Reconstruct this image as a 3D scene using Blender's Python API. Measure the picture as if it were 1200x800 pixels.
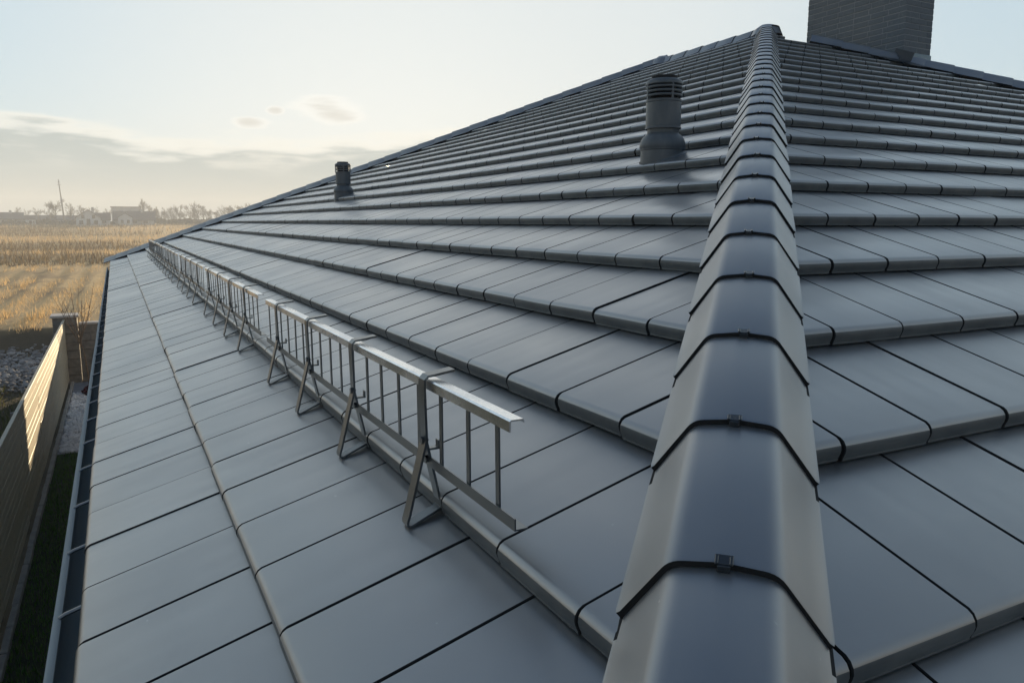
import bpy, bmesh, math, random
from mathutils import Vector, Matrix, noise as mnoise
random.seed(7)
R = math.radians
for o in list(bpy.data.objects): bpy.data.objects.remove(o)
S = bpy.context.scene
COL = S.collection

# ------------------------------------------------------------------ camera
CAM = Vector((0.13315, 0.11309, 0.84167))
YAW, PIT, ROLL = R(27.302), R(8.845), R(0.07)
fw = Vector((math.sin(YAW)*math.cos(PIT), math.cos(YAW)*math.cos(PIT), -math.sin(PIT)))
rt = Vector((math.cos(YAW), -math.sin(YAW), 0)); up = rt.cross(fw)
rt, up = rt*math.cos(ROLL)+up*math.sin(ROLL), up*math.cos(ROLL)-rt*math.sin(ROLL)
cd = bpy.data.cameras.new('camera'); cam = bpy.data.objects.new('camera', cd); COL.objects.link(cam)
M = Matrix((rt, up, -fw)).transposed().to_4x4(); M.translation = CAM
cam.matrix_world = M
cd.sensor_width = 36; cd.lens = 36*893.87/1200; cd.clip_start = .02; cd.clip_end = 4000
S.camera = cam

# ------------------------------------------------------------------ sky, sun, exposure
SUN_AZ, SUN_EL = R(18.0), R(4.8)             # azimuth clockwise from +Y
w = bpy.data.worlds.new('World'); S.world = w; w.use_nodes = True
nt = w.node_tree; N = nt.nodes; Lk = nt.links; N.clear()
def wn(t, **k):
    n = N.new(t)
    for a, b in k.items(): setattr(n, a, b)
    return n
def wmath(op, a, b=None, c=None, clamp=False):
    n = N.new('ShaderNodeMath'); n.operation = op; n.use_clamp = clamp
    for i, x in enumerate((a, b, c)):
        if x is None: continue
        if isinstance(x, (int, float)): n.inputs[i].default_value = x
        else: Lk.new(x, n.inputs[i])
    return n.outputs[0]
def wmix(f, a, b, blend='MIX'):
    n = N.new('ShaderNodeMix'); n.data_type = 'RGBA'; n.blend_type = blend
    for s, x in ((n.inputs[0], f), (n.inputs[6], a), (n.inputs[7], b)):
        if isinstance(x, (int, float)): s.default_value = x
        elif isinstance(x, tuple): s.default_value = (*x, 1)
        else: Lk.new(x, s)
    return n.outputs[2]
def wsm(x, a, b):
    n = N.new('ShaderNodeMapRange'); n.interpolation_type = 'SMOOTHSTEP'
    Lk.new(x, n.inputs[0]); n.inputs[1].default_value = a; n.inputs[2].default_value = b
    return n.outputs[0]
out = wn('ShaderNodeOutputWorld'); bg = wn('ShaderNodeBackground'); Lk.new(bg.outputs[0], out.inputs[0])
sky = wn('ShaderNodeTexSky', sky_type='NISHITA', sun_disc=False, sun_elevation=SUN_EL, sun_rotation=SUN_AZ,
         altitude=100, air_density=1.0, dust_density=1.3, ozone_density=4.0)
tc = wn('ShaderNodeTexCoord')
nv = wn('ShaderNodeVectorMath', operation='NORMALIZE'); Lk.new(tc.outputs['Generated'], nv.inputs[0])
sp = wn('ShaderNodeSeparateXYZ'); Lk.new(nv.outputs[0], sp.inputs[0])
el = sp.outputs[2]
# thin high cloud softens the glow round the sun and veils the blue towards the horizon
sc_ = wn('ShaderNodeSeparateColor'); Lk.new(sky.outputs[0], sc_.inputs[0])
cc_ = wn('ShaderNodeCombineColor')
for i in range(3):
    c_ = sc_.outputs[i]
    Lk.new(wmath('DIVIDE', c_, wmath('ADD', 1.0, wmath('DIVIDE', c_, 13.0))), cc_.inputs[i])
veil = wmath('ADD', 0.02, wmath('MULTIPLY', wsm(el, 0.97, 0.28), 0.74))
dt = wn('ShaderNodeVectorMath', operation='DOT_PRODUCT'); Lk.new(nv.outputs[0], dt.inputs[0]); dt.inputs[1].default_value = (math.sin(SUN_AZ), math.cos(SUN_AZ), 0)
sunward = wsm(dt.outputs['Value'], -0.75, 0.45)               # the thin cloud is brighter on the sun's side of the sky
veilc = wmix(sunward, (1.0, 1.3, 1.55), (2.52, 3.10, 3.36))
skyc = wmix(veil, cc_.outputs[0], veilc)
# broad warm glow of the thin cloud in front of the low sun
GA, GE = R(25), R(11)
dg = wn('ShaderNodeVectorMath', operation='DOT_PRODUCT'); Lk.new(nv.outputs[0], dg.inputs[0]); dg.inputs[1].default_value = (math.sin(GA)*math.cos(GE), math.cos(GA)*math.cos(GE), math.sin(GE))
skyc = wmix(wmath('MULTIPLY', wsm(dg.outputs['Value'], 0.84, 1.0), 0.52), skyc, (3.55, 3.52, 3.35))
az = wmath('ARCTAN2', sp.outputs[0], sp.outputs[1])
mp = wn('ShaderNodeMapping'); mp.inputs['Scale'].default_value = (7, 7, 42); mp.inputs['Location'].default_value = (.35, .2, .1)
Lk.new(nv.outputs[0], mp.inputs[0])
n1 = wn('ShaderNodeTexNoise'); n1.inputs['Scale'].default_value = 1.0; n1.inputs['Detail'].default_value = 8; n1.inputs['Roughness'].default_value = .55
Lk.new(mp.outputs[0], n1.inputs[0])
mp2 = wn('ShaderNodeMapping'); mp2.inputs['Scale'].default_value = (3.2, 3.2, 9); mp2.inputs['Location'].default_value = (.1, .7, .3)
Lk.new(nv.outputs[0], mp2.inputs[0])
n2 = wn('ShaderNodeTexNoise'); n2.inputs['Scale'].default_value = 1.0; n2.inputs['Detail'].default_value = 3
Lk.new(mp2.outputs[0], n2.inputs[0])
def cen(x, k): return wmath('MULTIPLY', wmath('SUBTRACT', x, 0.5), k)
# a long low cloud bank all round the horizon with a ragged, brightly rimmed upper edge
edge = wmath('ADD', wmath('ADD', 0.094, cen(n2.outputs[0], 0.10)), cen(n1.outputs[0], 0.07))
depth_ = wmath('SUBTRACT', edge, el)
bank = wmath('MULTIPLY', wsm(depth_, -0.004, 0.012), wsm(el, -0.02, 0.03))
skyc = wmix(wmath('MULTIPLY', bank, 0.90), skyc, wmix(sunward, (1.0, 1.2, 1.35), (1.72, 2.02, 2.02)))
streak = wmath('MULTIPLY', wmath('MULTIPLY', wsm(n1.outputs[0], 0.50, 0.66), bank), wmath('MULTIPLY', wsm(el, 0.05, 0.066), wsm(depth_, 0.06, 0.01)))
rim = wmath('MULTIPLY', wsm(depth_, -0.012, 0.0), wsm(depth_, 0.012, 0.0))
skyc = wmix(wmath('MULTIPLY', wmath('MAXIMUM', streak, wmath('MULTIPLY', rim, 0.85)), 0.75), skyc, (4.0, 3.9, 3.5))
# a few small single clouds above it
for a0, e0, wa, we in ((14.6, 7.7, 3.0, 0.95), (9.0, 6.7, 1.4, .4), (10.6, 7.6, .7, .3), (-22, 9, 4, 1.2), (52, 8.5, 3.4, .9), (-60, 11, 5, 1.3), (95, 9.5, 4.5, 1.2), (160, 10, 6, 1.4), (-120, 12, 5, 1.5)):
    dx = wmath('DIVIDE', wmath('SUBTRACT', az, R(a0)), R(wa)); dy = wmath('DIVIDE', wmath('SUBTRACT', el, math.sin(R(e0))), R(we))
    m_ = wmath('SUBTRACT', 1.0, wmath('ADD', wmath('MULTIPLY', dx, dx), wmath('MULTIPLY', dy, dy)))
    m_ = wmath('ADD', m_, wmath('ADD', cen(n1.outputs[0], 4.6), 0.12))
    skyc = wmix(wmath('MULTIPLY', wsm(m_, -0.1, 0.5), 0.5), skyc, (4.3, 4.2, 3.9))
    skyc = wmix(wmath('MULTIPLY', wsm(m_, 0.35, 1.2), 0.75), skyc, (2.75, 2.68, 2.45))
Lk.new(skyc, bg.inputs[0]); bg.inputs[1].default_value = 0.10

sl = bpy.data.lights.new('sun', 'SUN'); sl.energy = 5.0; sl.angle = R(0.6); sl.color = (1.0, .77, .48)
sun = bpy.data.objects.new('sun', sl); COL.objects.link(sun)
sd = Vector((math.sin(SUN_AZ)*math.cos(SUN_EL), math.cos(SUN_AZ)*math.cos(SUN_EL), math.sin(SUN_EL)))
sun.rotation_euler = sd.to_track_quat('Z', 'Y').to_euler(); sun.location = (0, 0, 30)
VS = S.view_settings; VS.view_transform = 'Standard'; VS.look = 'None'; VS.exposure = 1.35; VS.gamma = 1; VS.use_curve_mapping = False
S.cycles.volume_bounces = 1

# ------------------------------------------------------------------ helpers
def new_obj(name, me, parent=None):
    o = bpy.data.objects.new(name, me); COL.objects.link(o)
    if parent is not None:
        o.parent = parent
    return o
def tag(o, label=None, cat=None, group=None, kind=None):
    for k, v in (('label', label), ('category', cat), ('group', group), ('kind', kind)):
        if v: o[k] = v
    return o
def thing(name, loc, label, cat, group=None, rz=0):
    o = bpy.data.objects.new(name, None); COL.objects.link(o)
    o.location = loc; o.rotation_euler = (0, 0, rz); o.empty_display_size = .1
    return tag(o, label, cat, group)
class MB:
    """collects verts / faces, then becomes one mesh"""
    def __init__(s): s.v = []; s.f = []
    def add(s, vs, fs, mat=None):
        n = len(s.v)
        s.v += [tuple(mat @ Vector(p)) if mat else tuple(p) for p in vs]
        s.f += [tuple(i+n for i in f) for f in fs]; return s
    def box(s, x0, x1, y0, y1, z0, z1, mat=None):
        vs = [(x, y, z) for z in (z0, z1) for y in (y0, y1) for x in (x0, x1)]
        return s.add(vs, [(0,2,3,1),(4,5,7,6),(0,1,5,4),(2,6,7,3),(0,4,6,2),(1,3,7,5)], mat)
    def bbox(s, x0, x1, y0, y1, z0, z1, b, mat=None):
        """box with chamfered edges"""
        vs = []; X, Y, Z = (x0, x1), (y0, y1), (z0, z1)
        idx = {}
        for i in (0, 1):
            for j in (0, 1):
                for k in (0, 1):
                    sx, sy, sz = (1-2*i)*b, (1-2*j)*b, (1-2*k)*b
                    for a, p in (('x', (X[i], Y[j]+sy, Z[k]+sz)), ('y', (X[i]+sx, Y[j], Z[k]+sz)), ('z', (X[i]+sx, Y[j]+sy, Z[k]))):
                        idx[(i, j, k, a)] = len(vs); vs.append(p)
        q = lambda *t: tuple(idx[u] for u in t)
        fs = []
        for i in (0, 1):
            fs.append(q((i,0,0,'x'),(i,1,0,'x'),(i,1,1,'x'),(i,0,1,'x')))
            fs.append(q((0,i,0,'y'),(1,i,0,'y'),(1,i,1,'y'),(0,i,1,'y')))
            fs.append(q((0,0,i,'z'),(1,0,i,'z'),(1,1,i,'z'),(0,1,i,'z')))
            for j in (0, 1):
                fs.append(q((i,j,0,'x'),(i,j,1,'x'),(i,j,1,'y'),(i,j,0,'y')))
                fs.append(q((i,0,j,'x'),(i,1,j,'x'),(i,1,j,'z'),(i,0,j,'z')))
                fs.append(q((0,i,j,'y'),(1,i,j,'y'),(1,i,j,'z'),(0,i,j,'z')))
                for k in (0, 1): fs.append(q((i,j,k,'x'),(i,j,k,'y'),(i,j,k,'z')))
        return s.add(vs, fs, mat)
    def tube(s, pts, rad, n=6, cap=True):
        pts = [Vector(p) for p in pts]; rings = []
        for i, p in enumerate(pts):
            d = (pts[min(i+1, len(pts)-1)]-pts[max(i-1, 0)]).normalized()
            a = d.orthogonal().normalized() if abs(d.z) > .95 else d.cross(Vector((0, 0, 1))).normalized()
            b = d.cross(a); r = rad[i] if isinstance(rad, (list, tuple)) else rad
            rings.append([p+(a*math.cos(2*math.pi*k/n)+b*math.sin(2*math.pi*k/n))*r for k in range(n)])
        vs = [p for rg in rings for p in rg]
        fs = [(i*n+k, i*n+(k+1) % n, (i+1)*n+(k+1) % n, (i+1)*n+k) for i in range(len(pts)-1) for k in range(n)]
        if cap: fs += [tuple(range(n))[::-1], tuple((len(pts)-1)*n+k for k in range(n))]
        return s.add(vs, fs)
    def lathe(s, prof, n=40, closed=False):
        vs = []; m = len(prof)
        for k in range(n):
            a = 2*math.pi*k/n
            vs += [(r*math.cos(a), r*math.sin(a), z) for r, z in prof]
        fs = [(k*m+i, ((k+1) % n)*m+i, ((k+1) % n)*m+i+1, k*m+i+1) for k in range(n) for i in range(m-1)]
        if closed:
            fs += [(k*m+m-1, ((k+1) % n)*m+m-1, ((k+1) % n)*m, k*m) for k in range(n)]
        return s.add(vs, fs)
    def strap(s, path, y0, y1, th):
        """flat strap: polyline in xz, width along y, given thickness"""
        P2 = [Vector((p[0], p[1])) for p in path]; off = []
        for i, p in enumerate(P2):
            d = (P2[min(i+1, len(P2)-1)]-P2[max(i-1, 0)]).normalized(); off.append(Vector((-d.y, d.x))*th)
        n = len(P2); vs = []
        for y in (y0, y1):
            vs += [(p.x, y, p.y) for p in P2] + [(p.x+o.x, y, p.y+o.y) for p, o in zip(P2, off)]
        fs = []
        for i in range(n-1):
            fs += [(i, i+1, 2*n+i+1, 2*n+i), (n+i, 3*n+i, 3*n+i+1, n+i+1), (i, n+i, n+i+1, i+1), (2*n+i, 2*n+i+1, 3*n+i+1, 3*n+i)]
        for e in (0, n-1): fs.append((e, 2*n+e, 3*n+e, n+e))
        return s.add(vs, fs)
    def mesh(s, name, mat, smooth=None):
        me = bpy.data.meshes.new(name); me.from_pydata(s.v, [], s.f); me.materials.append(mat)
        bm = bmesh.new(); bm.from_mesh(me); bmesh.ops.recalc_face_normals(bm, faces=bm.faces); bm.to_mesh(me); bm.free()
        if smooth is not None:
            me.polygons.foreach_set('use_smooth', [True]*len(me.polygons)); me.set_sharp_from_angle(angle=R(smooth))
        me.update(); return me
    def raw(s, name, mat):
        me = bpy.data.meshes.new(name); me.from_pydata(s.v, [], s.f); me.materials.append(mat); me.update(); return me
    def build(s, name, mat, parent=None, smooth=None):
        return new_obj(name, s.mesh(name, mat, smooth), parent)

class Mat:
    def __init__(s, name, base=(.5,.5,.5), rough=.6, metal=0, spec=.5):
        s.m = bpy.data.materials.new(name); s.m.use_nodes = True; s.t = s.m.node_tree
        s.p = s.t.nodes['Principled BSDF']; s.out = s.t.nodes['Material Output']
        s.p.inputs['Base Color'].default_value = (*base, 1); s.p.inputs['Roughness'].default_value = rough
        s.p.inputs['Metallic'].default_value = metal; s.p.inputs['Specular IOR Level'].default_value = spec
        s.geo = s.t.nodes.new('ShaderNodeNewGeometry')
    def n(s, t, **k):
        n = s.t.nodes.new(t)
        for a, b in k.items(): setattr(n, a, b)
        return n
    def link(s, a, b): s.t.links.new(a, b)
    def inp(s, sock, x):
        if isinstance(x, (int, float)): sock.default_value = x
        elif isinstance(x, tuple): sock.default_value = (*x, 1) if len(x) == 3 and sock.type == 'RGBA' else x
        else: s.link(x, sock)
    def noise(s, scale=(1,1,1), detail=4, rough=.5, loc=(0,0,0), rot=(0,0,0), dist=0, vec=None):
        mp = s.n('ShaderNodeMapping'); mp.inputs['Scale'].default_value = scale; mp.inputs['Location'].default_value = loc; mp.inputs['Rotation'].default_value = rot
        s.link(vec or s.geo.outputs['Position'], mp.inputs[0])
        t = s.n('ShaderNodeTexNoise'); t.inputs['Scale'].default_value = 1; t.inputs['Detail'].default_value = detail; t.inputs['Roughness'].default_value = rough
        t.inputs['Distortion'].default_value = dist
        s.link(mp.outputs[0], t.inputs[0]); return t.outputs[0]
    def math(s, op, a, b=None, clamp=False):
        n = s.n('ShaderNodeMath', operation=op); n.use_clamp = clamp; s.inp(n.inputs[0], a)
        if b is not None: s.inp(n.inputs[1], b)
        return n.outputs[0]
    def rng(s, x, a, b, c=0., d=1., smooth=True):
        n = s.n('ShaderNodeMapRange'); n.interpolation_type = 'SMOOTHSTEP' if smooth else 'LINEAR'
        s.link(x, n.inputs[0])
        for i, q in enumerate((a, b, c, d)): n.inputs[i+1].default_value = q
        return n.outputs[0]
    def mix(s, f, a, b, blend='MIX'):
        n = s.n('ShaderNodeMix'); n.data_type = 'RGBA'; n.blend_type = blend
        s.inp(n.inputs[0], f); s.inp(n.inputs[6], a); s.inp(n.inputs[7], b); return n.outputs[2]
    def color(s, x): s.link(x, s.p.inputs['Base Color'])
    def rough(s, x): s.link(x, s.p.inputs['Roughness'])
    def bump(s, h, strength=.3, dist=.01):
        b = s.n('ShaderNodeBump'); b.inputs['Strength'].default_value = strength; b.inputs['Distance'].default_value = dist
        s.link(h, b.inputs['Height']); s.link(b.outputs[0], s.p.inputs['Normal'])
    def island(s): return s.geo.outputs['Random Per Island']

# ------------------------------------------------------------------ materials
def plainm0(name, a, b):
    m = Mat(name, a, .5, spec=.6); n = m.noise((9, 9, 9), 4, .6); m.color(m.mix(m.rng(n, .3, .7), a, b)); return m.m
def tile_mat(name, stretch, dr=0., dc=0.):
    m = Mat(name, rough=.4); m.p.inputs['IOR'].default_value = 2.45
    m.p.inputs['Coat Weight'].default_value = 1.0; m.p.inputs['Coat IOR'].default_value = 1.85; 
    isl = m.island()
    st = m.noise(stretch, 5, .55, dist=.4)                     # faint streaks running down the slope
    sm = m.noise((5, 5, 5), 3, .5, loc=(3, 1, 2))
    fine = m.noise((420, 420, 420), 2, .6)
    c = m.mix(m.rng(st, .36, .70), (.056+dc, .061+dc, .064+dc), (.070+dc, .074+dc, .075+dc))
    v = m.rng(isl, 0, 1, .86, 1.14, False)
    vv = m.n('ShaderNodeCombineColor'); [m.link(v, vv.inputs[i]) for i in range(3)]
    c = m.mix(1.0, c, vv.outputs[0], 'MULTIPLY')
    dst = m.math('MULTIPLY', m.rng(m.noise((2.6, 2.6, 2.6), 6, .62, loc=(8, 2, 1)), .46, .74), .5)
    c = m.mix(dst, c, (.17, .165, .15))                        # thin dust
    spk = m.rng(m.noise((42, 42, 42), 1, .5, loc=(5, 5, 5)), .815, .835)   # droppings, lichen dots
    c = m.mix(m.math('MULTIPLY', spk, .7), c, (.36, .36, .33))
    m.color(c)
    m.rough(m.math('ADD', m.rng(st, .3, .75, .37+dr, .41+dr), m.rng(isl, 0, 1, -.04, .05, False)))
    cr = m.rng(m.noise((1.7, 1.7, 1.7), 5, .6, loc=(1, 7, 3)), .35, .7, .30+dr, .41+dr)
    m.link(m.math('ADD', cr, m.rng(st, .3, .7, -.025, .035)), m.p.inputs['Coat Roughness'])
    m.bump(sm, .03, .004)
    return m.m
M_tileA = tile_mat('tile_glaze_west', (2.2, 26, 2.2))
M_tileB = tile_mat('tile_glaze_south', (26, 2.2, 2.2))
M_cap = tile_mat('ridge_glaze', (3, 3, 3), .07, .03)
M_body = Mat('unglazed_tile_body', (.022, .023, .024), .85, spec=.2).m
M_nose = plainm0('tile_nose', (.050, .062, .068), (.085, .097, .10))  # dull tone standing in for the dark reflections on the tile noses
M_deck = Mat('roof_underlay', (.012, .012, .013), .9).m
M_clip = Mat('clip_steel', (.045, .05, .055), .25, .55).m
def galv():
    m = Mat('galvanised_steel', rough=.38, metal=1)
    a = m.noise((160, 160, 160), 3, .6); b = m.noise((14, 5, 14), 3, .5, loc=(2, 0, 0))
    m.color(m.mix(m.rng(a, .35, .65), (.80, .80, .80), (.90, .90, .90)))
    m.rough(m.rng(b, .3, .7, .20, .38)); return m.m
M_galv = galv()
M_steel = Mat('shade_toned_steel', (.18, .19, .195), .33, 1).m  # same galvanised metal as the top rail, with shade put into the colour
def gutm():
    m = Mat('gutter_coating', (.3, .33, .32), .6)
    a = m.noise((20, 1.2, 20), 4, .6); m.color(m.mix(m.rng(a, .3, .75), (.30, .335, .32), (.38, .41, .39))); return m.m
M_gutter = gutm()
def ventm():
    m = Mat('vent_plastic', (.05, .056, .062), .42, spec=.45)
    a = m.noise((14, 14, 5), 4, .6); m.color(m.mix(m.rng(a, .35, .7), (.085, .099, .108), (.115, .128, .136))); m.bump(m.noise((300,300,300), 2), .06, .002); return m.m
M_vent = ventm()
M_ventdark = Mat('vent_inside', (.01, .01, .011), .8).m
def brickm():
    m = Mat('brick', (.07, .075, .08), .75)
    a = m.noise((40, 40, 40), 5, .65); i = m.island()
    c = m.mix(i, (.085, .105, .12), (.14, .16, .175)); c = m.mix(m.math('MULTIPLY', m.rng(a, .5, .75), .5), c, (.25, .26, .26)); m.color(c)
    m.bump(m.noise((120, 120, 120), 4), .35, .004); return m.m
M_brick = brickm()
def mortm():
    m = Mat('mortar', (.25, .25, .24), .9); a = m.noise((80, 80, 80), 4); m.color(m.mix(a, (.20, .215, .22), (.33, .345, .345))); m.bump(a, .3, .003); return m.m
M_mortar = mortm()
def leadm():
    m = Mat('lead_flashing', (.06, .065, .07), .5); a = m.noise((12, 12, 12), 4, .6); m.color(m.mix(a, (.018, .020, .023), (.045, .05, .055))); m.bump(m.noise((30,30,30), 3), .4, .006); return m.m
M_lead = leadm()
M_bluetin = Mat('tin_plate', (.22, .30, .34), .4).m
def plainm(name, a, b, scale=8, rough=.8, bump=.2, dist=.005):
    m = Mat(name, a, rough); n = m.noise((scale,)*3, 5, .6); m.color(m.mix(m.rng(n, .3, .7), a, b))
    if bump: m.bump(m.noise((scale*6,)*3, 4), bump, dist)
    return m.m
M_wall = plainm('render_wall', (.42, .40, .37), (.50, .48, .45), 2, .9)
M_soffit = plainm('soffit', (.30, .29, .28), (.36, .35, .34), 3, .8, 0)
def fencem():
    m = Mat('fence_slat', (.2, .19, .17), .55); n = m.noise((3, 12, 30), 4, .6); i = m.island()
    c = m.mix(m.rng(n, .3, .7), (.40, .36, .26), (.50, .45, .33)); c = m.mix(m.math('MULTIPLY', i, .3), c, (.33, .31, .27)); m.color(c); return m.m
M_fence = fencem()
M_post = plainm('fence_post', (.10, .10, .095), (.14, .14, .13), 6, .6, 0)
M_block = plainm('concrete_block', (.14, .135, .125), (.24, .23, .21), 7, .9, .4, .01)
M_coping = plainm('coping_stone', (.42, .41, .40), (.55, .54, .52), 5, .85)
M_kerb = plainm('edging_stone', (.26, .26, .25), (.38, .38, .36), 9, .9)
def islm(name, a, b, rough=.85, trans=0.):
    m = Mat(name, a, rough, spec=.2); c = m.mix(m.island(), a, b); m.color(c)
    if trans:
        t = m.n('ShaderNodeBsdfTranslucent'); m.link(c, t.inputs[0]); x = m.n('ShaderNodeMixShader'); x.inputs[0].default_value = trans
        m.link(m.p.outputs[0], x.inputs[1]); m.link(t.outputs[0], x.inputs[2]); m.link(x.outputs[0], m.out.inputs[0])
    return m.m
M_gravel = islm('gravel_stone', (.70, .72, .75), (.92, .93, .94))
M_rubble = islm('rubble_stone', (.16, .15, .145), (.40, .38, .36))
M_lawn = islm('lawn_blade', (.07, .16, .02), (.13, .24, .05), .7, .25)
M_green = islm('wild_grass_blade', (.06, .075, .02), (.15, .14, .05), .7, .3)
M_straw = islm('straw_blade', (.46, .305, .14), (.78, .57, .30), .7, .42)
M_weed = islm('brown_weed_blade', (.12, .085, .045), (.27, .20, .105), .8, .3)
M_redleaf = islm('red_leaf', (.06, .012, .012), (.14, .03, .025), .6, .2)
M_bark = plainm('bark', (.12, .085, .06), (.26, .19, .13), 30, .9, .3)
M_twig = Mat('far_twig', (.11, .085, .06), .9).m
M_greytwig = Mat('far_grey_twig', (.085, .075, .06), .9).m
M_farbush = islm('far_brush', (.06, .052, .035), (.12, .10, .06), .9)
M_hwhite = plainm('house_render', (.62, .62, .60), (.74, .74, .72), .6, .85, 0)
M_hgrey = plainm('house_grey_render', (.50, .49, .46), (.60, .59, .56), .6, .85, 0)
M_hroof = plainm('house_roof', (.10, .10, .105), (.15, .145, .145), 2, .7, 0)
M_glass = Mat('window_glass', (.03, .035, .04), .1).m
M_mast = Mat('mast_steel', (.16, .16, .16), .6, .3).m

# ------------------------------------------------------------------ ground
GZ = -3.0
def sst(a, b, x):
    x = min(1, max(0, (x-a)/(b-a))); return x*x*(3-2*x)
def gz(x, y):
    d = math.hypot(x, y)
    z = GZ + .42*sst(26.4, 28.4, y+.35*math.sin(x*.7)+.2*math.sin(x*2.3)) + 2.4*sst(70, 340, d)
    if y > 28: z += .05*math.sin(x*2*math.pi/1.3+.03*y)*sst(28, 32, y)*sst(110, 70, y) + .12*mnoise.noise((x*.06, y*.06, 0))
    return z
def groundm():
    m = Mat('soil_and_straw', (.2, .15, .08), .95, spec=.15)
    big = m.noise((.02, .05, .02), 5, .6); mid = m.noise((.35, .12, .3), 5, .65, dist=.6); fine = m.noise((7, 3, 7), 5, .7)
    c = m.mix(m.rng(big, .35, .65), (.45, .305, .135), (.59, .425, .21))
    c = m.mix(m.math('MULTIPLY', m.rng(mid, .48, .66), .75), c, (.17, .12, .065))
    wv = m.n('ShaderNodeTexWave', wave_type='BANDS', bands_direction='X'); wm = m.n('ShaderNodeMapping'); wm.inputs['Rotation'].default_value = (0, 0, R(2.0)); wm.inputs['Scale'].default_value = (.24, .24, .24)
    m.link(m.geo.outputs['Position'], wm.inputs[0]); m.link(wm.outputs[0], wv.inputs[0]); wv.inputs['Scale'].default_value = 1; wv.inputs['Distortion'].default_value = 1.4; wv.inputs['Detail'].default_value = 3
    c = m.mix(m.math('MULTIPLY', m.rng(wv.outputs[1], .55, .9), .4), c, (.20, .14, .075))
    c = m.mix(m.math('MULTIPLY', m.rng(fine, .5, .7), .55), c, (.12, .085, .05))
    sp = m.n('ShaderNodeSeparateXYZ'); m.link(m.geo.outputs['Position'], sp.inputs[0])
    near = m.rng(m.math('ADD', sp.outputs[1], m.math('MULTIPLY', mid, 3.)), 31.4, 29.4)
    soil = m.mix(fine, (.05, .04, .022), (.12, .09, .055))
    c = m.mix(near, c, soil); m.color(c)
    m.bump(m.math('ADD', fine, m.math('MULTIPLY', mid, 2.)), .5, .06); return m.m
M_ground = groundm()
g = MB()
def axis(spec):
    a = []
    for lo, hi, st in spec:
        n = int(round((hi-lo)/st)); a += [lo+(hi-lo)*i/n for i in range(n)]
    return a+[spec[-1][1]]
gx = axis([(-900, -120, 60), (-120, -30, 6), (-30, 24, .32), (24, 120, 6), (120, 900, 60)])
gy = axis([(-900, -120, 60), (-120, 0, 10), (0, 24, 2), (24, 31, .5), (31, 120, 3), (120, 400, 14), (400, 900, 50)])
g.v = [(x, y, gz(x, y)) for y in gy for x in gx]
nx = len(gx)
g.f = [(j*nx+i, j*nx+i+1, (j+1)*nx+i+1, (j+1)*nx+i) for j in range(len(gy)-1) for i in range(nx-1)]
me = g.raw('ground', M_ground); me.polygons.foreach_set('use_smooth', [True]*len(me.polygons))
ground = tag(new_obj('ground', me), 'straw coloured stubble field and bare soil around the house', 'ground', kind='structure')

# ------------------------------------------------------------------ house with its tiled hip roof
c_ = .335                       # course spacing in plan
TP = .4139; PA = math.atan(TP); CP, SP = math.cos(PA), math.sin(PA)
SL = c_/CP                      # course spacing up the slope
TW = .737*c_                    # tile cover width
WU, LU = 24.0, 54.5             # half width, length in courses
W, L = WU*c_, LU*c_
BOFF = .0568*c_
house = thing('house', (W, L/2, GZ), 'house with dark glazed hipped tile roof seen from above the eave', 'house')
def part(name, me, parent=house):
    o = new_obj(name, me, parent)
    # children keep world-space coordinates
    o.matrix_parent_inverse = Matrix.Translation(-house.location) if parent is house else Matrix.Identity(4)
    return o
ov = .80
wb = MB(); wb.box(ov, 2*W-ov, ov, L-ov, GZ, -.16); part('wall', wb.mesh('wall', M_wall))
sb = MB(); sb.box(.06, 2*W-.06, .06, L-.06, -.155, -.12); part('soffit', sb.mesh('soffit', M_soffit))
dk = MB(); dn = -.034/CP
P0 = [(.03, .03, .03*TP+dn), (2*W-.03, .03, .03*TP+dn), (2*W-.03, L-.03, .03*TP+dn), (.03, L-.03, .03*TP+dn), (W, W, W*TP+dn), (W, L-W, W*TP+dn)]
dk.add(P0+[(x, y, -.118) for x, y, z in P0[:4]], [(0, 1, 4), (1, 2, 5, 4), (2, 3, 5), (3, 0, 4, 5), (6, 7, 1, 0), (7, 8, 2, 1), (8, 9, 3, 2), (9, 6, 0, 3)])
roof = part('roof', dk.mesh('roof', M_deck))

def tile_profile(ln):
    T = .038; rr = .021
    top = [(.004, .0), (-.0003, .0), (-.0006, .0035), (.0004, .0048), (0, T-rr)]
    for a in (160, 138, 114, 90): top.append((rr+rr*math.cos(R(a)), T-rr+rr*math.sin(R(a))))
    k = (T+.004)/(SL-rr)
    top += [(SL*.5, T-k*(SL*.5-rr)), (ln, T-k*(ln-rr))]
    bot = [(ln, T-k*(ln-rr)-.016), (.030, -.001)]
    return top, bot
def tile_mesh(name, mat, wid, ln=SL+.045):
    top, bot = tile_profile(ln); pr = top+bot; n = len(pr); b = .0016
    ins = [(v+(.0018 if i < 9 else 0), (w_ if i < 4 else w_-.0018) if i < len(top) else w_) for i, (v, w_) in enumerate(pr)]
    vs = [];
    for u, p_ in ((-wid/2, ins), (-wid/2+b, pr), (wid/2-b, pr), (wid/2, ins)): vs += [(u, v, w_) for v, w_ in p_]
    fs = [(r*n+i, (r+1)*n+i, (r+1)*n+(i+1) % n, r*n+(i+1) % n) for r in range(3) for i in range(n)]
    fs += [tuple(range(n)), tuple(3*n+i for i in range(n))[::-1]]
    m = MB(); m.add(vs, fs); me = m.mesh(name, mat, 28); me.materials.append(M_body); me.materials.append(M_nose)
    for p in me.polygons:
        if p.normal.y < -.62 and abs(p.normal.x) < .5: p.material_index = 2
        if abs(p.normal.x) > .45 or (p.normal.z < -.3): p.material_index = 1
    return me
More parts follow.
